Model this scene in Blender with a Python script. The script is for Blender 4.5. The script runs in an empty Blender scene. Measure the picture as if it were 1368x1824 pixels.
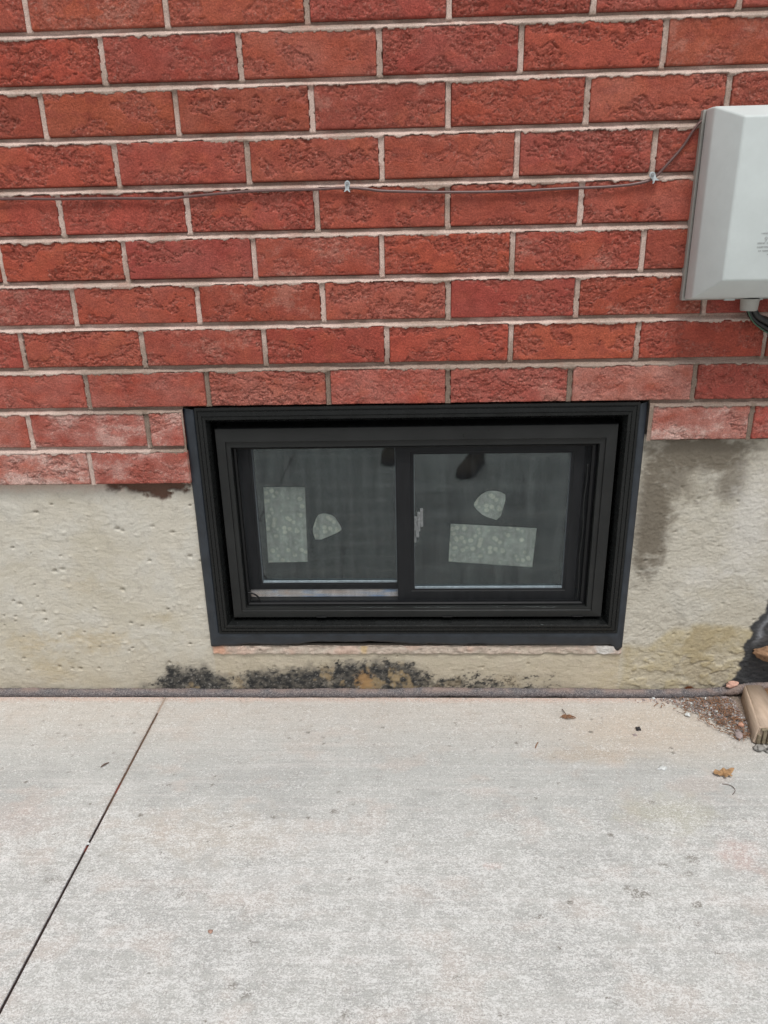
import bpy, bmesh, math, random
import numpy as np
from mathutils import Vector, Matrix
R = math.radians
random.seed(7)
scene = bpy.context.scene
COL = scene.collection

# ------------------------------------------------------------------ camera
# wall face is the plane y = 0, the pavement is z = 0, metres
cam_d = bpy.data.cameras.new("camera")
cam = bpy.data.objects.new("camera", cam_d); COL.objects.link(cam)
rt = Vector((0.999217, 0.033478, -0.021063))
fw = Vector((-0.038748, 0.935411, -0.351432))
up = rt.cross(fw).normalized()
rt = fw.cross(up).normalized()
M = Matrix.Identity(4)
for i in range(3):
    M[i][0] = rt[i]; M[i][1] = up[i]; M[i][2] = -fw[i]
M[0][3], M[1][3], M[2][3] = 0.0112, -1.2128, 0.8398
cam.matrix_world = M
cam_d.sensor_fit = 'VERTICAL'; cam_d.sensor_height = 36.0
cam_d.lens = 1317.0 / 1824.0 * 36.0
cam_d.clip_start = 0.02; cam_d.clip_end = 200
scene.camera = cam
scene.render.resolution_x = 768; scene.render.resolution_y = 1024

# ------------------------------------------------------------------ sky, sun, exposure
SUN_EL, SUN_AZ = R(66), R(12)          # azimuth measured from -y towards +x
world = bpy.data.worlds.new("World"); scene.world = world
world.use_nodes = True
wn = world.node_tree.nodes; wl = world.node_tree.links
bg = wn["Background"]
sky = wn.new("ShaderNodeTexSky"); sky.sky_type = 'NISHITA'
sky.sun_disc = False; sky.sun_elevation = SUN_EL; sky.sun_rotation = R(180) - SUN_AZ
sky.air_density = 1.0; sky.dust_density = 4.0; sky.ozone_density = 1.0
hs = wn.new("ShaderNodeHueSaturation"); hs.inputs["Saturation"].default_value = 0.25
wl.new(sky.outputs[0], hs.inputs["Color"]); wl.new(hs.outputs[0], bg.inputs[0])
bg.inputs[1].default_value = 0.105
sun_d = bpy.data.lights.new("sun", 'SUN'); sun_d.energy = 1.5; sun_d.angle = R(16)
sun_d.color = (1.0, 0.985, 0.96)
sun = bpy.data.objects.new("sun", sun_d); COL.objects.link(sun)
sdir = Vector((math.sin(SUN_AZ) * math.cos(SUN_EL), -math.cos(SUN_AZ) * math.cos(SUN_EL), math.sin(SUN_EL)))
sun.rotation_euler = sdir.to_track_quat('Z', 'Y').to_euler()
vs = scene.view_settings
vs.view_transform = 'Standard'; vs.look = 'None'; vs.exposure = 0.27; vs.gamma = 1; vs.use_curve_mapping = False

# ------------------------------------------------------------------ helpers
def tag(o, label=None, cat=None, group=None, kind=None):
    if label: o['label'] = label
    if cat: o['category'] = cat
    if group: o['group'] = group
    if kind: o['kind'] = kind
    return o
def empty(name, loc=(0, 0, 0), rz=0):
    o = bpy.data.objects.new(name, None); COL.objects.link(o)
    o.location = loc; o.rotation_euler = (0, 0, rz); o.empty_display_size = .02
    return o
def link(name, me, mat, parent=None, smooth=True):
    o = bpy.data.objects.new(name, me); COL.objects.link(o)
    for m in (mat if isinstance(mat, (list, tuple)) else [mat]): me.materials.append(m)
    if smooth: me.polygons.foreach_set('use_smooth', [True] * len(me.polygons))
    if parent: o.parent = parent
    return o
def bobj(name, bm, mat, parent=None, smooth=False, recalc=True):
    if recalc: bmesh.ops.recalc_face_normals(bm, faces=bm.faces)
    me = bpy.data.meshes.new(name); bm.to_mesh(me); bm.free()
    return link(name, me, mat, parent, smooth)
_tabs = {}
def pn(x, y, seed):
    if seed not in _tabs:
        r = np.random.RandomState(seed)
        p = r.permutation(256); a = r.rand(256) * 2 * np.pi
        _tabs[seed] = (np.concatenate([p, p]), np.cos(a), np.sin(a))
    p, gx, gy = _tabs[seed]
    xi = np.floor(x).astype(np.int64); yi = np.floor(y).astype(np.int64)
    xf = x - xi; yf = y - yi; xi &= 255; yi &= 255
    u = xf * xf * xf * (xf * (xf * 6 - 15) + 10); v = yf * yf * yf * (yf * (yf * 6 - 15) + 10)
    def g(ix, iy, fx, fy):
        h = p[p[ix & 255] + (iy & 255)]
        return gx[h] * fx + gy[h] * fy
    a = g(xi, yi, xf, yf); b = g(xi + 1, yi, xf - 1, yf)
    c = g(xi, yi + 1, xf, yf - 1); d = g(xi + 1, yi + 1, xf - 1, yf - 1)
    return (a + (b - a) * u + (c - a) * v + (a - b - c + d) * u * v) * 1.5
def fbm(x, y, o, seed, gain=.5):
    s = 0; a = 1; t = 0
    for i in range(o):
        s = s + a * pn(x, y, seed + i); t += a; a *= gain
        x = x * 2.03 + 17.3; y = y * 2.03 + 5.1
    return s / t * 1.25
def ss(a, b, x):
    t = np.clip((x - a) / (b - a), 0, 1); return t * t * (3 - 2 * t)
def mixc(c, d, m):
    return c * (1 - m[..., None]) + np.array(d) * m[..., None] if not isinstance(d, np.ndarray) or d.ndim == 1 else c * (1 - m[..., None]) + d * m[..., None]
def blob(x, z, cx, cz, rx, rz, soft=.5, n=None, amp=.35):
    d = np.sqrt(((x - cx) / rx) ** 2 + ((z - cz) / rz) ** 2)
    if n is not None: d = d + n * amp
    return 1 - ss(1 - soft, 1 + soft * .3, d)
def grid_mesh(name, X, Y, Z, cols=None, keep=None, flip=False, extra=None):
    """X,Y,Z are (n,m) arrays -> mesh with quads; keep is a (n-1,m-1) mask"""
    n, m = X.shape
    idx = np.arange(n * m).reshape(n, m)
    q = np.stack([idx[:-1, :-1], idx[:-1, 1:], idx[1:, 1:], idx[1:, :-1]], -1)
    q = q[keep] if keep is not None else q.reshape(-1, 4)
    if flip: q = q[:, ::-1]
    co = np.stack([X, Y, Z], -1).reshape(-1, 3)
    C = cols.reshape(-1, 3) if cols is not None else None
    used = np.zeros(n * m, bool); used[q.ravel()] = True
    re = np.cumsum(used) - 1; q = re[q]; co = co[used]
    if C is not None: C = C[used]
    E = {k: v.reshape(-1)[used] for k, v in (extra or {}).items()}
    return raw_mesh(name, co, q, C, E)
def raw_mesh(name, co, q, C=None, E=None):
    me = bpy.data.meshes.new(name)
    me.vertices.add(len(co)); me.vertices.foreach_set('co', co.astype(np.float32).ravel())
    me.loops.add(q.size); me.loops.foreach_set('vertex_index', q.astype(np.int32).ravel())
    me.polygons.add(len(q)); me.polygons.foreach_set('loop_start', np.arange(0, q.size, 4, dtype=np.int32))
    me.polygons.foreach_set('loop_total', np.full(len(q), 4, np.int32))
    me.update(calc_edges=True)
    if C is not None:
        a = me.color_attributes.new('Col', 'FLOAT_COLOR', 'POINT')
        a.data.foreach_set('color', np.concatenate([np.clip(C, 0, 1), np.ones((len(C), 1))], 1).astype(np.float32).ravel())
    for k, v in (E or {}).items():
        a = me.attributes.new(k, 'FLOAT', 'POINT'); a.data.foreach_set('value', v.astype(np.float32))
    me.validate(); return me
def box(bm, x0, x1, y0, y1, z0, z1, bev=0):
    r = bmesh.ops.create_cube(bm, size=1)
    vs_ = r['verts']
    bmesh.ops.scale(bm, vec=(x1 - x0, y1 - y0, z1 - z0), verts=vs_)
    bmesh.ops.translate(bm, vec=((x0 + x1) / 2, (y0 + y1) / 2, (z0 + z1) / 2), verts=vs_)
    if bev:
        es = list({e for v in vs_ for e in v.link_edges})
        bmesh.ops.bevel(bm, geom=es, offset=bev, segments=2, affect='EDGES', profile=.6)
def ring_frame(bm, outer, inner, prof):
    """picture-frame moulding: outer/inner = (x0,x1,z0,z1); prof = [(t,y)], t 0 at outer, 1 at inner"""
    loops = []
    for t, y in prof:
        r = [outer[k] + (inner[k] - outer[k]) * t for k in range(4)]
        loops.append([bm.verts.new(c) for c in ((r[0], y, r[2]), (r[1], y, r[2]), (r[1], y, r[3]), (r[0], y, r[3]))])
    for a, b in zip(loops[:-1], loops[1:]):
        for i in range(4):
            j = (i + 1) % 4
            bm.faces.new((a[i], a[j], b[j], b[i]))
def tube(pts, rad, seg=10, sub=6, noise=0, capped=True):
    """smooth tube through pts"""
    P = [Vector(p) for p in pts]; Q = []
    for i in range(len(P) - 1):
        p0 = P[max(i - 1, 0)]; p1 = P[i]; p2 = P[i + 1]; p3 = P[min(i + 2, len(P) - 1)]
        for k in range(sub):
            t = k / sub
            Q.append(.5 * ((2 * p1) + (p2 - p0) * t + (2 * p0 - 5 * p1 + 4 * p2 - p3) * t * t + (3 * p1 - p0 - 3 * p2 + p3) * t ** 3))
    Q.append(P[-1])
    bm = bmesh.new(); rings = []
    nrm = None
    for i, p in enumerate(Q):
        d = (Q[min(i + 1, len(Q) - 1)] - Q[max(i - 1, 0)]).normalized()
        if nrm is None: nrm = d.orthogonal().normalized()
        nrm = (nrm - d * nrm.dot(d)).normalized(); b = d.cross(nrm)
        rr = rad(i / (len(Q) - 1)) if callable(rad) else rad
        rings.append([bm.verts.new(p + (nrm * math.cos(a) + b * math.sin(a)) * (rr * (1 + noise * random.uniform(-1, 1))))
                      for a in [2 * math.pi * k / seg for k in range(seg)]])
    for a, b in zip(rings[:-1], rings[1:]):
        for i in range(seg): bm.faces.new((a[i], a[(i + 1) % seg], b[(i + 1) % seg], b[i]))
    if capped: bm.faces.new(rings[0]); bm.faces.new(rings[-1])
    return bm
def cyl(bm, c, r0, r1, depth, axis='z', seg=28):
    m = Matrix.Translation(c)
    if axis == 'y': m = m @ Matrix.Rotation(R(90), 4, 'X')
    r = bmesh.ops.create_cone(bm, cap_ends=True, segments=seg, radius1=r0, radius2=r1, depth=depth, matrix=m)
    return r['verts']

# ------------------------------------------------------------------ materials
class NT:
    def __init__(s, name, rough=.6, spec=.5, metal=0):
        s.m = bpy.data.materials.new(name); s.m.use_nodes = True
        s.n = s.m.node_tree.nodes; s.l = s.m.node_tree.links
        s.b = s.n["Principled BSDF"]
        s.b.inputs["Roughness"].default_value = rough; s.b.inputs["Metallic"].default_value = metal
        s.b.inputs["Specular IOR Level"].default_value = spec
        s.tc = s.n.new("ShaderNodeTexCoord")
    def map(s, scale):
        m = s.n.new("ShaderNodeMapping"); m.inputs["Scale"].default_value = scale
        s.l.new(s.tc.outputs["Object"], m.inputs[0]); return m.outputs[0]
    def noise(s, scale=1, vec=None, detail=4, rough=.55, dist=0):
        t = s.n.new("ShaderNodeTexNoise"); t.inputs["Scale"].default_value = scale
        t.inputs["Detail"].default_value = detail; t.inputs["Roughness"].default_value = rough
        t.inputs["Distortion"].default_value = dist
        s.l.new(vec or s.tc.outputs["Object"], t.inputs["Vector"]); return t.outputs["Fac"]
    def vor(s, scale, vec=None, feat='F1'):
        t = s.n.new("ShaderNodeTexVoronoi"); t.inputs["Scale"].default_value = scale; t.feature = feat
        s.l.new(vec or s.tc.outputs["Object"], t.inputs["Vector"]); return t.outputs["Distance"]
    def cell(s, scale, vec=None):
        t = s.n.new("ShaderNodeTexVoronoi"); t.inputs["Scale"].default_value = scale
        s.l.new(vec or s.tc.outputs["Object"], t.inputs["Vector"])
        x = s.n.new("ShaderNodeSeparateColor"); s.l.new(t.outputs["Color"], x.inputs[0]); return x.outputs[0]
    def ramp(s, fac, *st):
        r = s.n.new("ShaderNodeValToRGB"); e = r.color_ramp.elements
        while len(e) < len(st): e.new(.5)
        for el, (p, c) in zip(e, st):
            el.position = p; el.color = (c, c, c, 1) if isinstance(c, (int, float)) else (*c, 1)
        s.l.new(fac, r.inputs[0]); return r.outputs[0]
    def attr(s, name, out="Color"):
        a = s.n.new("ShaderNodeAttribute"); a.attribute_name = name; return a.outputs[out]
    def mix(s, a, b, fac, mode='MIX'):
        x = s.n.new("ShaderNodeMix"); x.data_type = 'RGBA'; x.blend_type = mode
        for sock, v in ((x.inputs[0], fac), (x.inputs[6], a), (x.inputs[7], b)):
            if isinstance(v, (int, float)): sock.default_value = v
            elif isinstance(v, tuple): sock.default_value = (*v, 1)
            else: s.l.new(v, sock)
        return x.outputs[2]
    def math(s, op, a, b=None):
        x = s.n.new("ShaderNodeMath"); x.operation = op
        for i, v in enumerate((a, b)):
            if v is None: continue
            if isinstance(v, (int, float)): x.inputs[i].default_value = v
            else: s.l.new(v, x.inputs[i])
        return x.outputs[0]
    def col(s, c):
        if isinstance(c, tuple): s.b.inputs["Base Color"].default_value = (*c, 1)
        else: s.l.new(c, s.b.inputs["Base Color"])
        return s
    def bump(s, h, dist=.001, strength=1, prev=None):
        b = s.n.new("ShaderNodeBump"); b.inputs["Distance"].default_value = dist
        b.inputs["Strength"].default_value = strength
        s.l.new(h, b.inputs["Height"])
        if prev: s.l.new(prev, b.inputs["Normal"])
        s.l.new(b.outputs[0], s.b.inputs["Normal"]); return b.outputs[0]

def m_brick():
    t = NT("brick", .9, .25)
    n1 = t.noise(420, detail=5, rough=.7); n2 = t.noise(60, detail=4)
    c = t.mix(t.attr('Col'), t.ramp(n1, (.3, .62), (.5, .98), (.72, 1.35)), .75, 'MULTIPLY')
    c = t.mix(c, t.ramp(n2, (.3, .8), (.7, 1.18)), .7, 'MULTIPLY')
    c = t.mix(c, t.ramp(t.cell(760), (0, .80), (1, 1.22)), .8, 'MULTIPLY')
    sp = t.ramp(t.noise(330, detail=1), (.80, 0), (.84, 1))
    c = t.mix(c, (.62, .42, .34), t.math('MULTIPLY', sp, .55))
    t.col(c); b = t.bump(t.cell(700), .0007, .5); b = t.bump(t.noise(650, detail=4, rough=.7), .0012, .9, b)
    t.bump(t.noise(230, detail=5, rough=.68), .0026, .8, b)
    return t.m
def m_mortar():
    t = NT("mortar", .95, .15)
    c = t.mix(t.attr('Col'), t.ramp(t.noise(500, detail=5, rough=.7), (.3, .72), (.5, 1), (.7, 1.18)), .8, 'MULTIPLY')
    c = t.mix(c, t.ramp(t.cell(900), (0, .82), (1, 1.16)), .8, 'MULTIPLY')
    t.col(c); t.bump(t.noise(500, detail=5, rough=.75), .0014, .9); return t.m
def m_parge():
    t = NT("parged_concrete", .92, .2)
    c = t.mix(t.attr('Col'), t.ramp(t.noise(350, detail=5, rough=.7), (.3, .82), (.5, 1), (.7, 1.1)), .7, 'MULTIPLY')
    t.col(c)
    b = t.bump(t.noise(1, t.map((60, 60, 330)), detail=6, rough=.72, dist=.15), .0010, .5)
    b = t.bump(t.noise(170, detail=5, rough=.7), .0006, .5, b); b = t.bump(t.cell(620), .0007, .5, b); t.bump(t.noise(600, detail=4, rough=.7), .0007, .7, b); return t.m
def m_pave():
    t = NT("broomed_concrete", .9, .25)
    base = t.attr('Col'); fl = t.attr('fleck', 'Fac')
    st = t.noise(1, t.map((9, 520, 1)), detail=4, rough=.65, dist=.15)
    c = t.mix(base, t.ramp(st, (.3, .86), (.5, 1.0), (.7, 1.1)), .75, 'MULTIPLY')
    gr = t.noise(420, detail=6, rough=.85)
    c = t.mix(c, t.ramp(gr, (.34, .55), (.48, .98), (.64, 1.28)), .75, 'MULTIPLY')
    # pale scaled flecks where the cement skin has worn
    f2 = t.noise(26, detail=9, rough=.80); f3 = t.noise(1, t.map((60, 200, 1)), detail=5, rough=.75)
    dens = t.math('MULTIPLY', fl, t.ramp(t.math('ADD', t.math('MULTIPLY', f2, .55), t.math('MULTIPLY', f3, .45)), (.40, 0), (.62, .95)))
    ga = t.ramp(t.math('SUBTRACT', dens, t.cell(430, t.map((1, 1.5, 1)))), (.0, 0), (.10, 1))
    gb = t.ramp(t.math('SUBTRACT', dens, t.cell(820, t.map((1, 1.4, 1)))), (.0, 0), (.10, 1))
    c = t.mix(c, (.74, .745, .73), t.math('MULTIPLY', ga, .52)); c = t.mix(c, (.74, .745, .73), t.math('MULTIPLY', gb, .48))
    dk = t.ramp(t.cell(520, t.map((1, 1.3, 1))), (.90, 0), (.97, 1))
    c = t.mix(c, (.25, .24, .22), t.math('MULTIPLY', dk, .42))
    # pin holes
    h = t.vor(210); m = t.math('MULTIPLY', t.ramp(h, (.07, 1), (.16, 0)), t.ramp(t.noise(70, detail=2), (.5, 0), (.58, 1)))
    c = t.mix(c, (.16, .15, .14), t.math('MULTIPLY', m, .65))
    t.col(c)
    b = t.bump(st, .0006, .5); b = t.bump(gr, .0005, .6, b); t.bump(m, -.0012, .7, b); return t.m
def m_vinyl(name, c, rough=.32):
    t = NT(name, rough, .28)
    t.col(t.mix(c, t.ramp(t.noise(14, detail=5), (.3, .75), (.7, 1.3)), .8, 'MULTIPLY'))
    t.l.new(t.ramp(t.noise(40, detail=6, rough=.7), (.3, rough - .08), (.7, rough + .14)), t.b.inputs["Roughness"])
    t.bump(t.noise(90, detail=2), .0003, .35); return t.m
def m_simple(name, c, rough=.6, spec=.4, nscale=200, amp=.25, bump=.0003, metal=0):
    t = NT(name, rough, spec, metal)
    t.col(t.mix(c, t.ramp(t.noise(nscale, detail=5, rough=.65), (.3, 1 - amp), (.7, 1 + amp)), 1.0, 'MULTIPLY'))
    if bump: t.bump(t.noise(nscale * 2, detail=3), bump, .7)
    return t.m
def m_glass():
    t = NT("dark_glass"); t.n.remove(t.b)
    o = t.n["Material Output"]
    tr = t.n.new("ShaderNodeBsdfTransparent"); tr.inputs[0].default_value = (.30, .36, .35, 1)
    gl = t.n.new("ShaderNodeBsdfGlossy"); gl.inputs["Roughness"].default_value = .03
    gl.inputs[0].default_value = (.88, 1, 1, 1)
    fr = t.n.new("ShaderNodeFresnel"); fr.inputs[0].default_value = 1.5
    k = t.math('MULTIPLY', fr.outputs[0], 3.9)
    mx = t.n.new("ShaderNodeMixShader"); t.l.new(k, mx.inputs[0])
    t.l.new(tr.outputs[0], mx.inputs[1]); t.l.new(gl.outputs[0], mx.inputs[2])
    t.l.new(mx.outputs[0], o.inputs[0]); return t.m
def m_screen():
    t = NT("insect_screen", .7, .3)
    o = t.n["Material Output"]
    t.col((.028, .030, .033))
    sx = t.n.new("ShaderNodeSeparateXYZ"); t.l.new(t.tc.outputs["Object"], sx.inputs[0])
    wv = t.noise(1, t.map((14, 1, 60)), detail=4, rough=.6); wh = t.noise(1, t.map((70, 1, 10)), detail=4, rough=.6)
    def thread(v, p):
        f = t.math('FRACT', t.math('DIVIDE', v, p)); return t.math('LESS_THAN', f, t.math('MULTIPLY', wv if v is sx.outputs[2] else wh, .40))
    a = t.math('MAXIMUM', thread(sx.outputs[0], .00152), thread(sx.outputs[2], .00152))
    tr = t.n.new("ShaderNodeBsdfTransparent")
    mx = t.n.new("ShaderNodeMixShader"); t.l.new(a, mx.inputs[0])
    t.l.new(tr.outputs[0], mx.inputs[1]); t.l.new(t.b.outputs[0], mx.inputs[2]); t.l.new(mx.outputs[0], o.inputs[0])
    return t.m
def m_stripe():
    t = NT("white_track_shimmer", .35)
    v = t.map((6, 1, 45)); n = t.noise(1, v, detail=2, dist=1.2)  # blue and orange shimmer of the screen painted into the white
    t.col(t.ramp(n, (.34, (.50, .66, .90)), (.47, (.88, .88, .88)), (.62, (.90, .76, .66)))); return t.m
def m_bubble():
    t = NT("bubbled_label", .6)
    v = t.vor(75); n = t.noise(60, detail=4)
    c = t.ramp(v, (.25, (.52, .58, .50)), (.42, (.34, .41, .37)), (.7, (.40, .46, .42)))
    t.col(t.mix(c, t.ramp(n, (.3, .75), (.7, 1.25)), .8, 'MULTIPLY')); return t.m
def m_rod():
    t = NT("foam_rod", .95, .15)
    n = t.noise(1, t.map((330, 500, 600)), detail=5, rough=.8)
    sx = t.n.new("ShaderNodeSeparateXYZ"); t.l.new(t.tc.outputs["Object"], sx.inputs[0])
    dirt = t.math('MULTIPLY', t.ramp(t.noise(30, detail=4), (.38, 0), (.6, 1)), t.ramp(t.math('MULTIPLY', sx.outputs[2], 60), (.45, 0), (.95, .55)))
    c = t.ramp(n, (.34, (.060, .058, .063)), (.5, (.17, .16, .165)), (.64, (.42, .38, .37)))  # pale stipple paints fine highlights into the grey
    t.col(t.mix(c, (.46, .33, .27), dirt)); t.bump(n, .0030, 1); return t.m
BRICK = m_brick(); MORTAR = m_mortar(); PARGE = m_parge(); PAVE = m_pave()
VINYL = m_vinyl("black_vinyl", (.0088, .0096, .0095), .24)
VINYL2 = m_vinyl("charcoal_vinyl", (.0165, .0175, .0172), .34)
SASHM = m_vinyl("sash_black", (.0055, .0058, .0065), .42)
CAULK = m_simple("slate_caulk", (.025, .031, .039), .34, .4, 30, .3, .0008)
GLASS = m_glass(); SCREEN = m_screen(); STRIPE = m_stripe(); BUBBLE = m_bubble(); ROD = m_rod()
BOXM = m_simple("grey_plastic", (.57, .62, .61), .5, .4, 16, .06, .0002)
BOXD = m_simple("grey_plastic_base", (.36, .35, .32), .55, .4, 16, .08, .0002)
BLACKP = m_simple("black_plastic", (.012, .012, .013), .4, .5, 200, .3, .0002)
WIREM = m_simple("brown_cable", (.13, .070, .064), .38, .5, 300, .25, 0)
CLIPM = m_simple("clear_nylon", (.55, .60, .62), .3, .5, 300, .15, 0)
STEEL = m_simple("screw_steel", (.42, .43, .44), .35, .5, 500, .3, .0002, .8)
ROOM = m_simple("room_dark", (.10, .12, .12), .9, .2, 20, .3, 0)

# ------------------------------------------------------------------ the house wall
house = tag(empty("brick_house", (0, 0, 0)), "red brick house wall on a stained cream foundation, with a black basement window", "house")
C0 = 1.1179; CH = .0684
def bedz(k): return C0 - CH * k
ODD = [-.5317, -.3315, -.1318, .0675, .2670, .4665]; EVEN = [-.4315, -.2315, -.0310, .1695, .3695]
XL, XR = -1.45, 1.45
def joints(k):
    base = {0: EVEN, 1: ODD, 2: EVEN, 3: [-.5294, -.3306, -.1315, .0679, .2682], 4: [-.4384, -.2336, -.0337, .1679, .3667], 5: [-.5317, -.3296, -.1290, .0700, .2715],
            6: [-.4287, -.2277, -.0284, .1708, .3721], 7: [-.5323, -.3285, -.1270, .0708, .2696, .4698], 8: [-.6432, -.4388, -.2388], 9: [-.5484, -.3484]}.get(k)
    if base is None: base = ODD if k % 2 else EVEN
    if k == 8: base = [-.6432, -.4388, -.3850 + 2] ; base = [-.6432, -.4388]
    if k == 9: base = [-.5484]
    L = list(base)
    while L[0] > XL: L.insert(0, L[0] - .2 + random.uniform(-.002, .002))
    if k in (8, 9): return L
    while L[-1] < XR: L.append(L[-1] + .2 + random.uniform(-.002, .002))
    return L
WINL, WINR = -.3745, .4030
JH, JV = .0047, .0037       # half joint widths
bricks = []                 # x0,x1,z0,z1,row
for k in range(-4, 10):
    z1 = bedz(k) - JH; z0 = bedz(k + 1) + JH
    if k <= 7:
        L = joints(k)
        for a, b in zip(L[:-1], L[1:]): bricks.append((a + JV, b - JV, z0, z1, k))
    elif k == 8:
        L = joints(8)
        for a, b in zip(L[:-1], L[1:]): bricks.append((a + JV, b - JV, z0, z1, k))
        bricks.append((-.4388 + JV, WINL - .003, z0, z1, k))
        bricks.append((.4085, .5703 - JV, z0 + .001, z1, k))
        x = .5703
        while x < XR: bricks.append((x + JV, x + .2 - JV, z0 + .001, z1, k)); x += .2
    else:
        L = joints(9)
        for a, b in zip(L[:-1], L[1:]): bricks.append((a + JV, b - JV, z0 + .001, z1, k))
        bricks.append((-.5484 + JV, WINL - .0005, z0 + .001, z1, k))
rng = np.random.RandomState(5)
def brick_patch(b, i):
    x0, x1, z0, z1, k = b
    vis = x1 > -.85 and x0 < .72 and k >= -1
    s = .00118 if vis else .006
    nx = int((x1 - x0) / s) + 1; nz = int((z1 - z0) / s) + 1
    xs = np.linspace(x0, x1, nx); zs = np.linspace(z0, z1, nz)
    X, Z = np.meshgrid(xs, zs)
    ox, oz = rng.rand(2) * 50
    U, V = X + ox, Z + oz
    ww = fbm(U * 40, V * 40, 2, 3) * .010
    wv = fbm(U * 40, V * 40, 2, 13) * .007
    r = rng.rand()
    bias = (.02 + .28 * rng.rand()) if r < .62 else -.22 + .15 * rng.rand()
    if k >= 8: bias = -.05
    edge = np.minimum(np.minimum(X - x0, x1 - X), np.minimum(Z - z0, z1 - Z))
    m = fbm((U + ww) * 16, (V + wv) * 26, 4, 21, .55) + bias * .8
    m = m + .10 * np.exp(-edge / .007)
    rough = ss(0, .05 + .15 * rng.rand(), m)
    fine = fbm((U + wv * .6) * 190, (V + ww * .6) * 250, 3, 31, .7)
    med = fbm((U + ww * .7) * 70, (V + wv * .7) * 115, 4, 41, .72)
    terr = ss(-.02, .05, med) ; terr2 = ss(.16, .22, med + .25 * fine)
    crack = ss(.055, .0, np.abs(fbm((U + ww * .8) * 34, (V + wv) * 62, 4, 51, .68))) * ss(-.12, .05, m)
    amp = .55 + .55 * rng.rand()
    h = -rough * amp * (.0005 + .0009 * terr + .0008 * terr2) + rough * fine * .0012 * amp
    h = h - crack * (.0004 + .0014 * rough) * amp
    h = h + (1 - rough) * fine * .0004 + fbm(U * 9, V * 9, 2, 61) * .0008
    h = h + rng.uniform(-.0009, .0009)
    # broken arrises
    en = fbm(U * 90, V * 90, 3, 71)
    rag = .0008 + .0016 * np.clip(en + .25, 0, 1)
    h = h - .0045 * (1 - ss(0, 1, edge / rag)) - .0008 * np.exp(-edge / .003)
    Y = -h
    ring = np.zeros_like(X, bool); ring[0] = ring[-1] = True; ring[:, 0] = ring[:, -1] = True
    Y[ring] = .013
    # colour of the fired clay itself
    base = np.array((.358, .070, .044)) * rng.uniform(.88, 1.14)
    base = base * rng.choice([1.02, 1.02, .90, 1.07]) * np.array((1, rng.uniform(.88, 1.14), rng.uniform(.86, 1.12)))
    c = np.broadcast_to(base, X.shape + (3,)).copy()
    lo = fbm(U * 13, V * 20, 3, 81)
    c = mixc(c, (.42, .100, .052), ss(.0, .5, lo) * rng.uniform(.1, .7) * (1 - .4 * rough))
    c = mixc(c, (.37, .100, .072), rough * .45)
    c = mixc(c, (.27, .05, .035), ss(.1, .4, fbm(U * 30, V * 45, 3, 91)) * .4)
    c = mixc(c, (.50, .30, .24), ss(.25, .5, fine) * rough * .35)
    # lime bloom, heavy on the lowest courses
    ef = {7: .25, 8: .62, 9: 1.05}.get(k, .04 + .14 * rng.rand())
    if k == 7 and x0 > .2 and x0 < .3: ef = .6
    if k == 7 and x0 > .4: ef = .1
    if k == 8 and x0 > .4 and x0 < .5: ef = .95
    if k == 8 and x0 > .5: ef = .2
    if k == 9 and x0 > -.6: ef = .5
    if k == 8 and x0 > -.5 and x0 < 0: ef = .7
    en2 = fbm(U * 14, V * 22, 4, 101, .6)
    c = mixc(c, (.54, .29, .245), np.clip(ef * (.68 + .9 * en2), 0, .9))
    if k == 9 or k == 8: c = mixc(c, (.68, .50, .44), ss(-.05, .4, en2 + .45 * fine) * ef * .6)
    elif rng.rand() < .2: c = mixc(c, (.50, .26, .20), ss(.15, .45, en2 + .4 * fine) * .3)
    c = mixc(c, (.55, .40, .33), np.exp(-(z1 - Z) / .0022) * ss(-.1, .3, en) * .55)
    n, mm = X.shape
    idx = np.arange(n * mm).reshape(n, mm)
    q = np.stack([idx[:-1, :-1], idx[:-1, 1:], idx[1:, 1:], idx[1:, :-1]], -1).reshape(-1, 4)
    return np.stack([X, Y, Z], -1).reshape(-1, 3), q, c.reshape(-1, 3)
cos, qs, cs = [], [], []; off = 0
for i, b in enumerate(bricks):
    co, q, c = brick_patch(b, i)
    cos.append(co); qs.append(q + off); cs.append(c); off += len(co)
link("brickwork", raw_mesh("brickwork", np.concatenate(cos), np.concatenate(qs), np.concatenate(cs)), BRICK, house)

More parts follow.
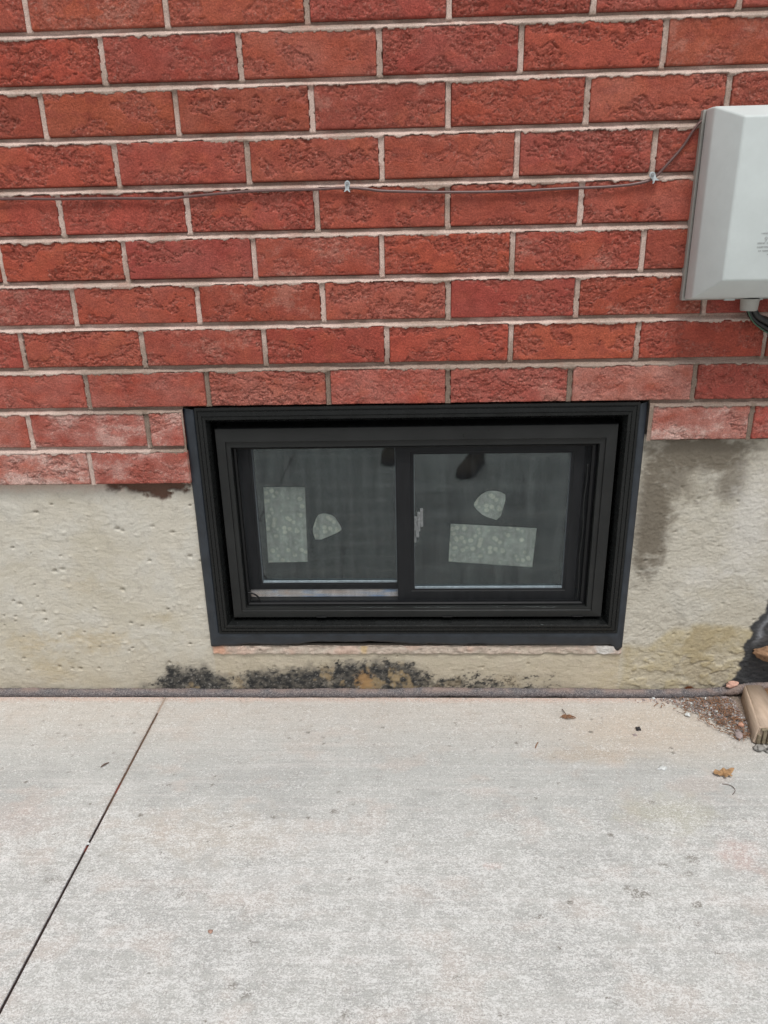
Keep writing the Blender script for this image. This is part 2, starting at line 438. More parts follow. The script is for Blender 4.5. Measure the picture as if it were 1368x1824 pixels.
# mortar: one height field kept only near the joints
def mortar(s, xa, xb, za, zb):
    xs = np.arange(xa, xb + s / 2, s); zs = np.arange(za, zb + s / 2, s)
    X, Z = np.meshgrid(xs, zs)
    # bed joints wander a little
    n1 = fbm(X * 55, Z * 55, 4, 111, .6); n2 = fbm(X * 12, Z * 12, 3, 121)
    k = np.round((C0 - Z) / CH); zc = C0 - CH * k
    t = np.clip((zc + JH - Z) / (2 * JH), 0, 1)
    inbed = np.abs(Z - zc) < JH + .0005
    hb = -.0070 + .0067 * ss(.28, .92, t + .20 * n2) + n1 * .0007
    lip = (Z < zc - JH + .001) & (Z > zc - JH - .0024 * (1 + 2.0 * n1 + 1.6 * n2))
    H = np.full_like(X, -.0125)
    H = np.where(inbed, hb, H); H = np.where(lip, .0005 + n1 * .0005, H)
    per = np.zeros_like(X)
    for kk in range(-4, 10):
        row = (Z < bedz(kk) - JH * .2) & (Z > bedz(kk + 1) + JH * .2)
        for xj in joints(kk) + ([.5703] if kk == 8 else []):
            wob = fbm(Z * 60 + xj * 9, Z * 0 + kk, 3, 131) * .0011
            d = np.abs(X - xj - wob)
            mk = row & (d < JV + .0006 + .0012 * np.clip(n1, 0, 1))
            H = np.where(mk, np.maximum(H, -.0022 + n1 * .0006 - .0010 * np.cos(np.clip(d / JV, 0, 1) * 1.5)), H)
            per = np.where(mk, 1, per)
    if True:   # mortar right beside the opening
        mk = (X > WINL - .006) & (X < WINL + .001) & (Z < bedz(8) + .0) & (Z > bedz(10) - .002)
        H = np.where(mk, -.002 + n1 * .0008, H)
        mk2 = (X > .4015) & (X < .4100) & (Z < bedz(8)) & (Z > bedz(9))
        H = np.where(mk2, -.002 + n1 * .0008, H)
    opening = (X > WINL) & (X < WINR - .001) & (Z < bedz(8) + .0035)
    below = Z < np.where(X < 0, bedz(10) + .004, bedz(9) + .004)
    c = np.broadcast_to(np.array((.63, .485, .42)), X.shape + (3,)).copy()
    c = mixc(c, (.30, .225, .175), np.clip(.22 + 1.2 * n2 + .3 * inbed * (t < .45), 0, .7))  # upper half of bed joints darkened too, painting in shade under the brick
    c = mixc(c, (.72, .58, .51), ss(.72, .95, t) * inbed * .5 * np.clip(.7 + n2, 0, 1)); c = mixc(c, (.44, .25, .20), ss(.1, .45, fbm(X * 26, Z * 40, 4, 125, .65)) * .40)  # lower edge painted paler where it catches light, then pink patches
    brown = ss(.70, .62, Z + .02 * n2) * ss(-.62, -.5, X)
    c = mixc(c, (.185, .140, .105), brown * (.85 * np.where(per > 0, 1, .75)))
    c = mixc(c, (.60, .47, .41), (ss(.53, .49, Z) * (X < -.44)) * .8)
    gone = opening | below
    keepv = (H > -.0122) & ~gone
    kp = keepv[:-1, :-1] | keepv[1:, :-1] | keepv[:-1, 1:] | keepv[1:, 1:]
    og = opening[:-1, :-1] | opening[1:, 1:] | below[:-1, :-1]
    return grid_mesh("mortar", X, -H, Z, c, kp & ~og)
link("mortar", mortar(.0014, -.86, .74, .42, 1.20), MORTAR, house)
def coarse_mortar(name, xa, xb, za, zb):
    return link(name, mortar(.004, xa, xb, za, zb), MORTAR, house)
# beyond the frame the same joints at a coarser step
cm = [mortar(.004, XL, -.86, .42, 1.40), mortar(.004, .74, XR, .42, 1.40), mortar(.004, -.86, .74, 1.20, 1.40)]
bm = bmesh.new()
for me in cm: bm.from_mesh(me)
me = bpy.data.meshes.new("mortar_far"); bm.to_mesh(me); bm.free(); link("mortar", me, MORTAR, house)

# foundation
def foundation(s, xa, xb):
    xs = np.arange(xa, xb + s / 2, s); zs = np.arange(-.02, .53, s)
    X, Z = np.meshgrid(xs, zs)
    X0, Z0 = X, Z
    wl_ = fbm(X * 12, Z * 12, 4, 201, .6)
    med = fbm(X * 45, Z * 60, 4, 211, .6)
    fine = fbm(X * 160, Z * 260, 3, 221, .6)
    sw = .045 * fbm(X * 5, Z * 7, 2, 236)
    brush = fbm((X + .01 * wl_) * 30, (Z + sw) * 300, 4, 231, .7)
    right = ss(.38, .42, X)
    H = wl_ * .0018 + med * .0008 + brush * .00055 * (1 - .65 * right) + fine * .0005
    # float marks and blobs on the left
    rr = np.random.RandomState(11)
    for i in range(640):
        cx, cz = rr.uniform(xa, xb), rr.uniform(.05, .42); r0 = rr.uniform(.0013, .0036)
        if i % 3 == 0: r0 *= .8
        sel = (np.abs(X - cx) < r0 * 4) & (np.abs(Z - cz) < r0 * 4)
        if not sel.any(): continue
        d = ((X[sel] - cx) / (r0 * rr.uniform(.9, 1.5))) ** 2 + ((Z[sel] - cz) / r0) ** 2
        H[sel] += np.exp(-d) * (rr.uniform(.0008, .002) if i % 3 else -rr.uniform(.004, .008)) * (1 if cx < .0 else .5)
    # the right hand render is coarser and lumpy
    lump = fbm((X + .02 * wl_) * 34, (Z + .02 * wl_) * 46, 4, 241, .6)
    H += right * (lump * .0009 + fine * .0006 + fbm(X * 90, Z * 110, 3, 246, .6) * .0004) + right * .0035 * np.exp(-((X - .515 + .02 * wl_) / .012) ** 2) * ss(.27, .2, Z)
    peel = ss(.0, .03, fbm(X * 20, Z * 30, 4, 251, .55) + .05 - (Z - .05) * 3) * ss(.40, .44, X) * ss(.11, .08, Z)
    H -= peel * .0016
    # lip of mortar left under the window
    lipz = .0895 + .0042 * fbm(X * 28, X * 0, 4, 261, .6)
    inw = ss(-.377, -.372, X) * (1 - ss(.398, .404, X))
    H += inw * ss(-.0016, .0022, Z - lipz) * (.0036 + .0022 * med + .0012 * wl_)
    H -= inw * .0030 * np.exp(-((Z - lipz + .001) / .0012) ** 2) * ss(-.05, .1, X + .1)
    ledge = ss(.435, .440, Z) * (X < 0); 
    # hollow under the last brick left of the window
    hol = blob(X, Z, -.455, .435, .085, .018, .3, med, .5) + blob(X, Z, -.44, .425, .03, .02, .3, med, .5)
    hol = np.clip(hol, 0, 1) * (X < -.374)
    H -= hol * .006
    c = np.broadcast_to(np.array((.565, .53, .45)), X.shape + (3,)).copy()
    c = mixc(c, (.58, .56, .50), ss(-.1, .35, wl_) * .6)
    c = mixc(c, (.45, .40, .29), ss(.0, .45, fbm(X * 6, Z * 9, 4, 271, .6) + .25 * brush) * .32)
    c = mixc(c, (.36, .33, .28), ss(.25, .45, fbm(X * 45, Z * 45, 4, 276, .75)) * .35)
    c = mixc(c, (.45, .385, .27), ss(.15, .0, Z) * .45 * (1 - right))
    for (cx, cz, rx, rz, a) in ((-.60, .118, .085, .030, .55), (-.73, .115, .055, .030, .5), (-.70, .055, .05, .035, .45), (-.47, .17, .03, .012, .35), (-.61, .235, .05, .02, .3)):
        c = mixc(c, (.47, .37, .21), blob(X, Z, cx, cz, rx, rz, .8, med + .9 * brush, .7) * a * np.clip(.75 + .9 * brush, 0, 1.2))
    # pinkish mortar wash just under the brick, dark brown in the hollow
    c = mixc(c, (.58, .45, .38), ss(.415, .436, Z + .006 * med) * (X < -.5) * .7)
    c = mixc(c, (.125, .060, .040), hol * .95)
    # right side: damp grey-brown bloom, pale streak, yellow base
    c = mixc(c, (.40, .375, .32), right * .35)
    n = med
    damp = np.maximum.reduce([blob(X, Z, .428, .37, .045, .145, .5, n, .4), blob(X, Z, .495, .478, .115, .048, .5, n, .4) , blob(X, Z, .47, .44, .075, .055, .6, n, .5) * .85, blob(X, Z, .56, .43, .035, .05, .6, n, .4) * .8])
    damp = damp * (1 - .7 * blob(X, Z, .505, .43, .028, .028, .9, n, .6))
    c = mixc(c, (.135, .112, .082), damp * .88 * (X > .39) * right)
    c = mixc(c, (.62, .60, .56), blob(X, Z, .60, .35, .045, .12, .8, n, .5) * .55 + blob(X, Z, .53, .25, .05, .03, .8, n, .5) * .35)
    yel = ss(.016, -.004, Z - (.100 + .040 * ss(.44, .50, X) + .010 * wl_)) * ss(.395, .415, X)
    yel = np.maximum(yel, ss(.33, .39, X) * ss(.090, .085, Z) * .55 * (.7 + med))
    c = mixc(c, (.46, .395, .255), np.clip(yel * (.75 + .35 * n), 0, .95))
    c = mixc(c, (.36, .29, .165), np.clip(yel * ss(.0, .3, wl_) * .6, 0, 1))
    c = mixc(c, (.50, .47, .42), peel * yel * .25)
    # strip below the window: yellowish render, pink lip
    strip = inw * ss(.092, .088, Z)
    c = mixc(c, (.50, .43, .31), strip * .55)
    c = mixc(c, (.56, .49, .39), strip * ss(.0, .4, fbm(X * 18, Z * 50, 4, 266, .7)) * .45)
    pink = inw * ss(-.0005, .001, Z - lipz)
    c = mixc(c, (.53, .42, .35), pink * np.clip(.62 + .5 * med, 0, 1)); c = mixc(c, (.33, .27, .22), pink * ss(.05, .4, fbm(X * 60, Z * 90, 4, 265, .7)) * .6); c = mixc(c, (.62, .42, .33), pink * ss(.1, .4, wl_) * .5)
    c = mixc(c, (.66, .36, .24), pink * blob(X, Z, -.362, .10, .02, .02, .6, n, .5) * .8)
    c = mixc(c, (.62, .45, .22), pink * blob(X, Z, -.083, .105, .008, .02, .5, n, .5) * .7)
    c = mixc(c, (.64, .63, .60), pink * blob(X, Z, .375, .105, .028, .02, .5, n, .5) * .9)
    # black mould along the foot
    g = fbm(X * 70, Z * 90, 4, 281, .68); g2 = fbm(X * 200, Z * 240, 2, 291)
    kx = [-.58, -.545, -.50, -.465, -.40, -.36, -.335, -.30, -.24, -.19, -.15, -.11, -.04, .01, .04, .08, .13, .17, .20, .24, .28, .31, .34]
    kd = [0, .30, .52, .90, .98, .66, .55, .92, .84, .96, .78, 1.0, 1.05, 1.0, .72, .66, .72, .62, .58, .46, .50, .36, 0]
    kh = [.012, .02, .045, .075, .078, .06, .055, .072, .066, .078, .082, .088, .090, .085, .06, .060, .062, .058, .060, .058, .062, .05, .03]
    dn = np.interp(X, kx, kd); hg = np.interp(X + .012 * med, kx, kh) * (1 + .25 * fbm(X * 25, X * 0, 3, 285, .6))
    val = dn * (1 - ss(.45, 1.15, Z / hg)) * (1 + .35 * wl_)
    soot = np.clip(val * 1.25 - .28 + .35 * med, 0, 1) * (.35 + .65 * ss(.06, .0, X)) + .16 * dn * ss(.1, .05, Z)
    c = mixc(c, (.105, .098, .088), np.clip(soot * (1.0 + .7 * g), 0, .88))
    g3 = fbm(X * 40, Z * 55, 5, 295, .75)
    speck = ss(.36, .47, val * .72 + g3 * .50 + g2 * .18 - .03) * (val > .08)
    c = mixc(c, (.028, .029, .030), speck * (.55 + .4 * ss(-.15, .25, g)))
    c = mixc(c, (.40, .30, .17), ss(.18, .4, fbm(X * 22, Z * 18, 4, 297, .6)) * soot * .65)
    c = mixc(c, (.30, .285, .26), ss(.30, .5, fbm(X * 150, Z * 170, 3, 299, .7)) * soot * .6)
    c = mixc(c, (.40, .235, .10), blob(X, Z, -.085, .028, .018, .024, .5, g, .9) * .7)
    c = mixc(c, (.06, .055, .05), ss(.012, .0, Z) * .5 * (X < .4))  # even darker band along the bottom edge, separate from the mould
    # tarred corner on the far right, ragged edge
    ex = .628 + .010 * fbm(Z * 30, Z * 0 + 3, 3, 301) + .35 * np.clip(Z - .115, 0, 1) - ss(.06, .0, Z) * .035 + .012 * ss(.115, .08, Z) * 0 + .006 * med
    tar = ss(-.002, .002, X - ex)
    H = H + tar * .002
    c = mixc(c, (.040, .042, .047), tar * .97)
    c = mixc(c, (.105, .10, .10), tar * ss(.1, .4, fbm(X * 40, Z * 160, 3, 311)) * .5)
    c = mixc(c, (.30, .31, .33), tar * np.exp(-((X - ex - .018) / .006) ** 2) * ss(.10, .13, Z) * .6)
    # rust coloured hole at the foot
    c = mixc(c, (.16, .055, .02), blob(X, Z, .538, .010, .011, .009, .4))
    top = np.where(X < 0, bedz(10) + .012, bedz(9) + .012)
    opening = (X > WINL + .001) & (X < WINR - .003) & (Z > .1085)
    og = opening[:-1, :-1] & opening[1:, 1:] & opening[1:, :-1] & opening[:-1, 1:]
    hi = (Z > top)[:-1, :-1]
    return grid_mesh("foundation", X, .014 - H, Z, c, ~(og | hi))
F = foundation(.0017, -.90, .74)
fo = link("foundation", F, PARGE, house)
link("foundation", foundation(.005, XL, -.90), PARGE, house); link("foundation", foundation(.005, .74, XR), PARGE, house)
# reveal of the opening and the body of the wall behind the face
bm = bmesh.new()
ring_frame(bm, (WINL - .0005, WINR - .002, .108, bedz(8) + .004), (WINL - .0005, WINR - .002, .108, bedz(8) + .004), [(0, .010), (0, .20)])
bobj("reveal", bm, m_simple("reveal_render", (.36, .30, .24), .9, .2, 120, .3, .0006), house, recalc=False)
bm = bmesh.new()
ring_frame(bm, (XL, XR, -.1, 1.41), (WINL - .001, WINR, .108, bedz(8) + .004), [(0, .24), (0, .0225), (1, .0225), (1, .24), (0, .24)])
bobj("wall_core", bm, m_simple("block_core", (.3, .27, .24), .95, .1, 60, .2, 0), house, recalc=False)

# ------------------------------------------------------------------ basement window (part of the wall, with its own sub-parts)
CO = (-.3560, .3875, .1405, .5735); CI = (-.3335, .3640, .1625, .5475)
bm = bmesh.new()
ring_frame(bm, CO, CI, [(0, .05), (0, .004), (.03, .001), (.20, .001), (.23, .0025), (.27, .0025), (.30, .000), (.55, -.0010), (.57, .0006), (.60, .0006), (.62, -.0005), (.80, -.001), (.84, .0005), (1, .010), (1, .060)])
win = bobj("window", bm, VINYL, house, recalc=False); win['label'] = "black framed sliding basement window with insect screen"
# caulk bead round the casing: lumpy, smoothed by hand
def caulk():
    pts_out = []; pts_in = []
    N = 260
    def perim(x0, x1, z0, z1, n):
        out = []
        for i in range(n): out.append((x0, z1 + (z0 - z1) * i / n))
        for i in range(n * 2): out.append((x0 + (x1 - x0) * i / (2 * n), z0))
        for i in range(n + 1): out.append((x1, z0 + (z1 - z0) * i / n))
        return out
    O = perim(-.3765, .4015, .1140, .5720, N); I = perim(-.3565, .3865, .1415, .5700, N)
    O = np.array(O); I = np.array(I)
    t = np.arange(len(O)) * .004
    w = fbm(t * 6, t * 0, 3, 401) * .0016
    bot = (O[:, 1] < .1141)
    O[:, 1] += np.where(bot, .004 * np.exp(-((O[:, 0] + .10) / .12) ** 2) * 2 + w * 2.2 - .0025, 0)
    side = ~bot
    O[:, 0] += np.where(side, w * .5 * np.sign(O[:, 0]), 0)
    crn = np.exp(-((O[:, 0] - .393) / .008) ** 2) * bot; O[:, 1] -= crn * .013
    crn = np.exp(-((O[:, 0] + .368) / .012) ** 2) * bot; O[:, 1] -= crn * .004
    bm = bmesh.new(); rows = []
    prof = [(0, .016), (.04, .0075), (.25, .0055), (.6, .0045), (.85, .0020), (1.0, .0045), (1.04, .012)]
    for tt, y in prof:
        row = []
        for i in range(len(O)):
            p = O[i] + (I[i] - O[i]) * tt
            yy = y + (w[i] * .9 if 0 < tt < 1 else 0)
            row.append(bm.verts.new((p[0], yy, p[1])))
        rows.append(row)
    for a, b in zip(rows[:-1], rows[1:]):
        for i in range(len(a) - 1): bm.faces.new((a[i], a[i + 1], b[i + 1], b[i]))
    return bobj("caulk_bead", bm, CAULK, win, smooth=True, recalc=False)
caulk()
FO = (-.3270, .3580, .1700, .5345); FI = (-.3020, .3290, .1895, .4995)
bm = bmesh.new()
ring_frame(bm, FO, FI, [(0, .060), (0, .013), (.03, .011), (.66, .009), (.69, .012), (.71, .0125), (.97, .0125), (1, .0145), (1, .090)])
bobj("frame", bm, VINYL2, win, recalc=False)
bm = bmesh.new()
ring_frame(bm, CI, FO, [(0, .058), (1, .058)]); bobj("groove", bm, SASHM, win, recalc=False)
for x in (.065, -.17, .305):
    bm = bmesh.new(); box(bm, x, x + .018, .0085, .012, .1712, .1728); bobj("weep_slot", bm, BLACKP, win)
# insect screen, its frame with rounded inner corners and spline
bm = bmesh.new()
ring_frame(bm, (-.3018, .3288, .1897, .4993), (-.2960, .3200, .1955, .4940), [(0, .034), (0, .022), (.5, .0205), (1, .0225), (1, .032)])
bobj("screen_frame", bm, SASHM, win, recalc=False)
bm = bmesh.new(); vsn = [bm.verts.new(c) for c in ((-.3, .028, .191), (.327, .028, .191), (.327, .028, .498), (-.3, .028, .498))]
bm.faces.new(vsn); bobj("screen_mesh", bm, SCREEN, win, recalc=False)
arc = [(-.2990 + .0215 * math.sin(R(a)), .0205, .2000 + .0175 * math.cos(R(a))) for a in range(0, 91, 15)]
bobj("pull_tab", tube(arc, .0017, 8, 3), SASHM, win, smooth=True)
spl = [(.313 + .0012 * math.sin(i * 1.7), .0208, .205 + i * .0285) for i in range(10)]
bobj("screen_spline", tube(spl, .0011, 6, 4, .2), VINYL2, win, smooth=True)
# left (inner) sash and fixed bits
def rect_frame(name, o, i, yf, yb, mat, par, step=.002):
    bm = bmesh.new(); ring_frame(bm, o, i, [(0, yb), (0, yf + .001), (.05, yf), (.8, yf), (.86, yf + step), (1, yf + step), (1, yb)])
    return bobj(name, bm, mat, par, recalc=False)
sl = rect_frame("sash", (-.3010, -.0120, .2070, .4995), (-.2776, -.0190, .2195, .4873), .054, .072, SASHM, win)
sr = rect_frame("sash", (-.0178, .3120, .1915, .4985), (.0135, .2900, .2145, .4768), .038, .054, SASHM, win)
def pane(x0, x1, z0, z1, y):
    bm = bmesh.new(); box(bm, x0, x1, y, y + .004, z0, z1); return bobj("pane", bm, GLASS, win)
pane(-.279, -.017, .218, .489, .062); pane(.012, .292, .213, .479, .0460)
GASK = m_simple("glazing_spacer", (.20, .24, .26), .25, .5, 200, .2, 0)
bm = bmesh.new(); ring_frame(bm, (-.2776, -.0190, .2195, .4873), (-.2755, -.0200, .2235, .4865), [(0, .0605), (1, .0605)]); bobj("glazing_spacer", bm, GASK, win, recalc=False)
bm = bmesh.new(); ring_frame(bm, (.0135, .2900, .2145, .4768), (.0145, .2882, .2172, .4763), [(0, .0448), (1, .0448)]); bobj("glazing_spacer", bm, GASK, win, recalc=False)
LINEM = m_simple("bright_line", (.50, .60, .66), .3, .5, 200, .2, 0)
for xa, xb, ya, z in ((-.2755, -.0200, .0560, .2200), (.0145, .2882, .0398, .2150)):
    bm = bmesh.new(); box(bm, xa, xb, ya, ya + .0045, z, z + .0030); bobj("bottom_line", bm, LINEM, win)  # paler bar added, painting the bright line along the spacer's bottom edge
bm = bmesh.new(); box(bm, -.3005, -.0180, .0560, .0760, .1905, .2062); bobj("sill_track", bm, STRIPE, win)
bm = bmesh.new()
for (x, z, w_, h_) in ((.0165, .338, .005, .040), (.0220, .348, .005, .038), (.0275, .356, .005, .036), (.0200, .328, .005, .022), (.0155, .320, .004, .026)):
    box(bm, x - w_ / 2, x + w_ / 2, .0435, .0458, z - h_ / 2, z + h_ / 2, .001)
bobj("latch", bm, m_simple("latch_grey", (.42, .44, .44), .5), win)
# room behind
bm = bmesh.new(); box(bm, -.9, 1.0, .245, 2.6, -.9, 1.2)
for f in list(bm.faces):
    if f.normal.y < -.9: bm.faces.remove(f)
for f in bm.faces: f.normal_flip()
bobj("basement_room", bm, ROOM, house, recalc=False)

# labels stuck to the panes
def flat_shape(name, pts, y, th, mat, label, cat, group=None):
    cx = sum(p[0] for p in pts) / len(pts); cz = sum(p[1] for p in pts) / len(pts)
    bm = bmesh.new()
    vv = [bm.verts.new((p[0] - cx, 0, p[1] - cz)) for p in pts]
    f = bm.faces.new(vv); r = bmesh.ops.extrude_face_region(bm, geom=[f])
    for v in r['geom']:
        if isinstance(v, bmesh.types.BMVert): v.co.y -= th
    o = bobj(name, bm, mat); o.location = (cx, y, cz); return tag(o, label, cat, group)
def roundpoly(pts, it=2):
    for _ in range(it):
        q = []
        for i in range(len(pts)):
            a = pts[i]; b = pts[(i + 1) % len(pts)]
            q += [(a[0] * .8 + b[0] * .2, a[1] * .8 + b[1] * .2), (a[0] * .2 + b[0] * .8, a[1] * .2 + b[1] * .8)]
        pts = q
    return pts
flat_shape("label", [(-.2613, .4117), (-.1850, .4110), (-.1885, .2617), (-.2635, .2609)], .0612, .0008, BUBBLE, "upright rectangular pale bubbled label on the left window pane", "label", "labels stuck to the window panes")
flat_shape("label", [(.0805, .3432), (.2366, .3332), (.2322, .2558), (.0772, .2681)], .0452, .0008, BUBBLE, "wide rectangular pale bubbled label tilted on the right window pane", "label", "labels stuck to the window panes")
flat_shape("label", roundpoly([(-.1654, .3560), (-.1530, .3600), (-.1342, .3545), (-.1225, .3333), (-.1218, .3243), (-.1702, .3031), (-.1764, .3259)], 1), .0612, .0008, BUBBLE, "small shield shaped pale label on the left window pane", "label", "labels stuck to the window panes")
flat_shape("label", roundpoly([(.1205, .381), (.1322, .3981), (.147, .4065), (.167, .4052), (.1800, .3966), (.1685, .3481), (.1402, .3583), (.1268, .3702)], 1), .0452, .0008, BUBBLE, "small shield shaped pale label above the wide label on the right pane", "label", "labels stuck to the window panes")

# ------------------------------------------------------------------ pavement and ground
JX = -.4752
def pavement():
    def slab(xa, xb, s, ya=-1.0, yb=.0):
        xs = np.linspace(xa, xb, int((xb - xa) / s) + 1); ys = np.linspace(ya, yb, int((yb - ya) / s) + 1)
        X, Y = np.meshgrid(xs, ys)
        n = fbm(X * 7, Y * 7, 4, 501, .6); m = fbm(X * 30, Y * 45, 4, 511, .6); f = fbm(X * 120, Y * 150, 3, 521, .65)
        st = fbm(X * 3, Y * 90, 3, 531, .6)
        c = np.broadcast_to(np.array((.445, .450, .430)), X.shape + (3,)).copy()
        c = mixc(c, (.36, .365, .355), ss(-.2, .4, n + .5 * m) * .45)
        c = mixc(c, (.56, .55, .53), ss(.0, .5, st) * .45); c = mixc(c, (.50, .42, .37), ss(.05, .5, fbm(X * 9, Y * 14, 4, 536, .6)) * .35)
        near = ss(-.22, -.02, Y + .05 * n)
        c = mixc(c, (.520, .475, .425), near * .66)
        c = mixc(c, (.40, .34, .28), near * ss(.0, .5, m + .5 * f) * .30)
        c = mixc(c, (.58, .40, .32), ss(-.022, -.002, Y + .006 * m) * .6)
        c = mixc(c, (.50, .40, .30), blob(X, Y, .43, -.10, .22, .10, .8, n, .5) * .45)
        c = mixc(c, (.40, .38, .28), blob(X, Y, .40, -.30, .09, .045, .8, m, .5) * .45)
        c = mixc(c, (.42, .33, .24), blob(X, Y, .30, -.165, .10, .025, .8, m, .6) * .4)
        c = mixc(c, (.55, .38, .34), blob(X, Y, .475, -.38, .035, .04, .8, m, .6) * .45)
        c = mixc(c, (.50, .42, .34), blob(X, Y, -.30, -.35, .16, .06, .9, m, .6) * .35)
        c = mixc(c, (.50, .40, .36), blob(X, Y, -.62, -.33, .12, .05, .9, m, .6) * .35)
        rr = np.random.RandomState(3)
        spots = [(.314, -.450, .012, .008, .55), (.30, -.442, .006, .005, .45), (.383, -.465, .006, .005, .6), (.375, -.495, .006, .005, .5), (.119, -.437 + .02, .012, .007, 0), (.36, -.40, .007, .005, .45),
                 (.405, -.385, .006, .004, .6), (.403, -.395, .004, .004, .6), (.39, -.415, .005, .004, .5), (-.118, -.302, .005, .004, .6), (-.115, -.303, .006, .004, .4), (-.06, -.31, .004, .003, .6), (.30, -.345, .004, .003, .6),
                 (-.50, -.44, .014, .006, .3), (-.07, -.62, .005, .005, .5), (-.20, -.53, .009, .005, .4), (.11, -.62, .006, .005, .6), (.06, -.575, .005, .004, .5), (-.19, -.60, .006, .005, .45), (-.21, -.59, .005, .005, .5), (-.31, -.46, .007, .004, .5)]
        for i in range(170): spots.append((rr.uniform(-.8, .6), -.06 - abs(rr.normal(0, .33)), rr.uniform(.0013, .0042), rr.uniform(.0010, .003), rr.uniform(.3, .75)))
        spots = [(a_, b_, c_ * 1.25, d_ * 1.25, min(1, e_ * 1.35)) for a_, b_, c_, d_, e_ in spots]
        for (cx, cy, rx, ry, a) in spots:
            sel = (np.abs(X - cx) < rx * 3) & (np.abs(Y - cy) < ry * 3)
            if a > 0 and sel.any():
                k = blob(X[sel], Y[sel], cx, cy, rx, ry, .5, f[sel], .9) * a
                c[sel] = c[sel] * (1 - k[:, None]) + np.array((.17, .155, .13)) * k[:, None]
        c = mixc(c, (.52, .33, .28), blob(X, Y, .12, -.405, .018, .007, .7, f, .7) * .4)
        # reddish dirt creeping out of the joint
        dj = np.abs(X - JX)
        c = mixc(c, (.24, .17, .13), np.exp(-dj / .0022) * .5)
        c = mixc(c, (.26, .185, .135), np.exp(-dj / .0035) * ss(.0, .35, f + m * .6 + .15) * ss(-.45, -.1, Y) * .8)
        fleck = np.clip(.26 + .2 * m + ss(-.22, -.42, Y + .09 * n + .05 * m) * (.55 + .7 * m), 0, .92)
        c = mixc(c, (.36, .34, .31), ss(.15, .5, f + .3 * m) * .30)
        fleck = np.maximum(fleck, blob(X, Y, .53, -.33, .09, .05, .8, m, .6) * .7)
        Z = n * .0006 + m * .0002 - .0016 * np.exp(-dj / .0018)
        ragg = (dj < .012) * fbm(Y * 110, Y * 0 + np.sign(X - JX) * 7, 4, 541, .7) * .0016
        Xr = X + np.where(dj < .0021, ragg * 1.2, 0)
        return grid_mesh("p", Xr, Y, Z, c, None, False, {'fleck': fleck})
    g = .0022
    parts = [slab(-1.3, JX - g, .0026), slab(JX + g, 1.3, .0026)]
    # coarser slabs further out
    parts += [slab(-3.2, -1.3, .03, -1.0, 0), slab(1.3, 3.2, .03, -1.0, 0), slab(-3.2, JX - g, .04, -6, -1.0), slab(JX + g, 3.2, .04, -6, -1.0)]
    bm = bmesh.new()
    for me in parts: bm.from_mesh(me)
    # groove walls and floor, slab edge at the wall
    def quad(a, b, c, d): bm.faces.new([bm.verts.new(v) for v in (a, b, c, d)])
    quad((JX - g - .0003, -6.0, 0), (JX - g - .0003, 0, 0), (JX - g, 0, -.02), (JX - g, -6.0, -.02))
    quad((JX + g + .0003, -6.0, 0), (JX + g + .0003, 0, 0), (JX + g, 0, -.02), (JX + g, -6.0, -.02))
    quad((-3.2, .0, 0), (3.2, .0, 0), (3.2, .001, -.1), (-3.2, .001, -.1))
    quad((-3.2, -6.0, 0), (3.2, -6.0, 0), (3.2, -6.0, -.1), (-3.2, -6.0, -.1))
    me = bpy.data.meshes.new("pavement"); bm.to_mesh(me); bm.free()
    return tag(link("pavement", me, PAVE), kind='structure')
pv = pavement()
# dirt in the joint
xs = np.linspace(-6, 0, 2400)
w = .0024 + .0003 * fbm(xs * 90, xs * 0, 3, 551)
zt = -.0022 + .0009 * fbm(xs * 60, xs * 0 + 2, 3, 561) - .0006 * ss(-.25, -.36, xs)
zt = np.where(xs > -.035, -.0004, zt)
Xg = np.stack([JX - w * 1.1, JX + w * 0, JX + w * 1.1]); Yg = np.stack([xs] * 3); Zg = np.stack([zt, zt + .0006, zt])
cc = np.broadcast_to(np.array((.13, .085, .06)), Xg.shape + (3,)).copy()
cc = mixc(cc, (.030, .022, .020), np.stack([ss(-.22, -.36, xs + .05 * fbm(xs * 9, xs * 0, 2, 571))] * 3) * .95)
cc = mixc(cc, (.20, .05, .035), np.stack([ss(.35, .5, fbm(xs * 22, xs * 0, 2, 575))] * 3) * .7)
cc = mixc(cc, (.42, .34, .28), np.stack([(xs > -.05) * 1.0] * 3) * .9)
jf = link("joint_dirt", grid_mesh("joint_dirt", Xg, Yg, Zg, cc, None, True), MORTAR, pv)

t = NT("soil", .95, .1); t.col(t.ramp(t.noise(3, detail=8), (.3, (.09, .075, .055)), (.7, (.20, .17, .13)))); t.bump(t.noise(40, detail=6), .01)
bm = bmesh.new()
vv = [bm.verts.new(c) for c in ((-60, -60, -.11), (60, -60, -.11), (60, 60, -.11), (-60, 60, -.11))]
bm.faces.new(vv); tag(bobj("ground", bm, t.m, recalc=False), kind='structure')

# ------------------------------------------------------------------ foam backer rod
rod_pts = [(x, .0078 + .0010 * math.sin(x * 9) + .0006 * math.sin(x * 31), .0052 + .0013 * math.sin(x * 5 + 1) + .0006 * math.sin(x * 23)) for x in np.arange(-1.4, .46, .06)]
rod_pts += [(.50, .006, .0065), (.545, .004, .0080), (.585, .003, .0120), (.62, .0, .0190), (.66, -.002, .027), (.72, -.004, .030), (.80, .0, .028)]
ro = bobj("backer_rod", tube(rod_pts, lambda t: .0086 + .0005 * math.sin(t * 90) + .0003 * math.sin(t * 263), 22, 30, .10), ROD, smooth=True)
tag(ro, "grey foam backer rod lying along the foot of the wall", "foam rod")

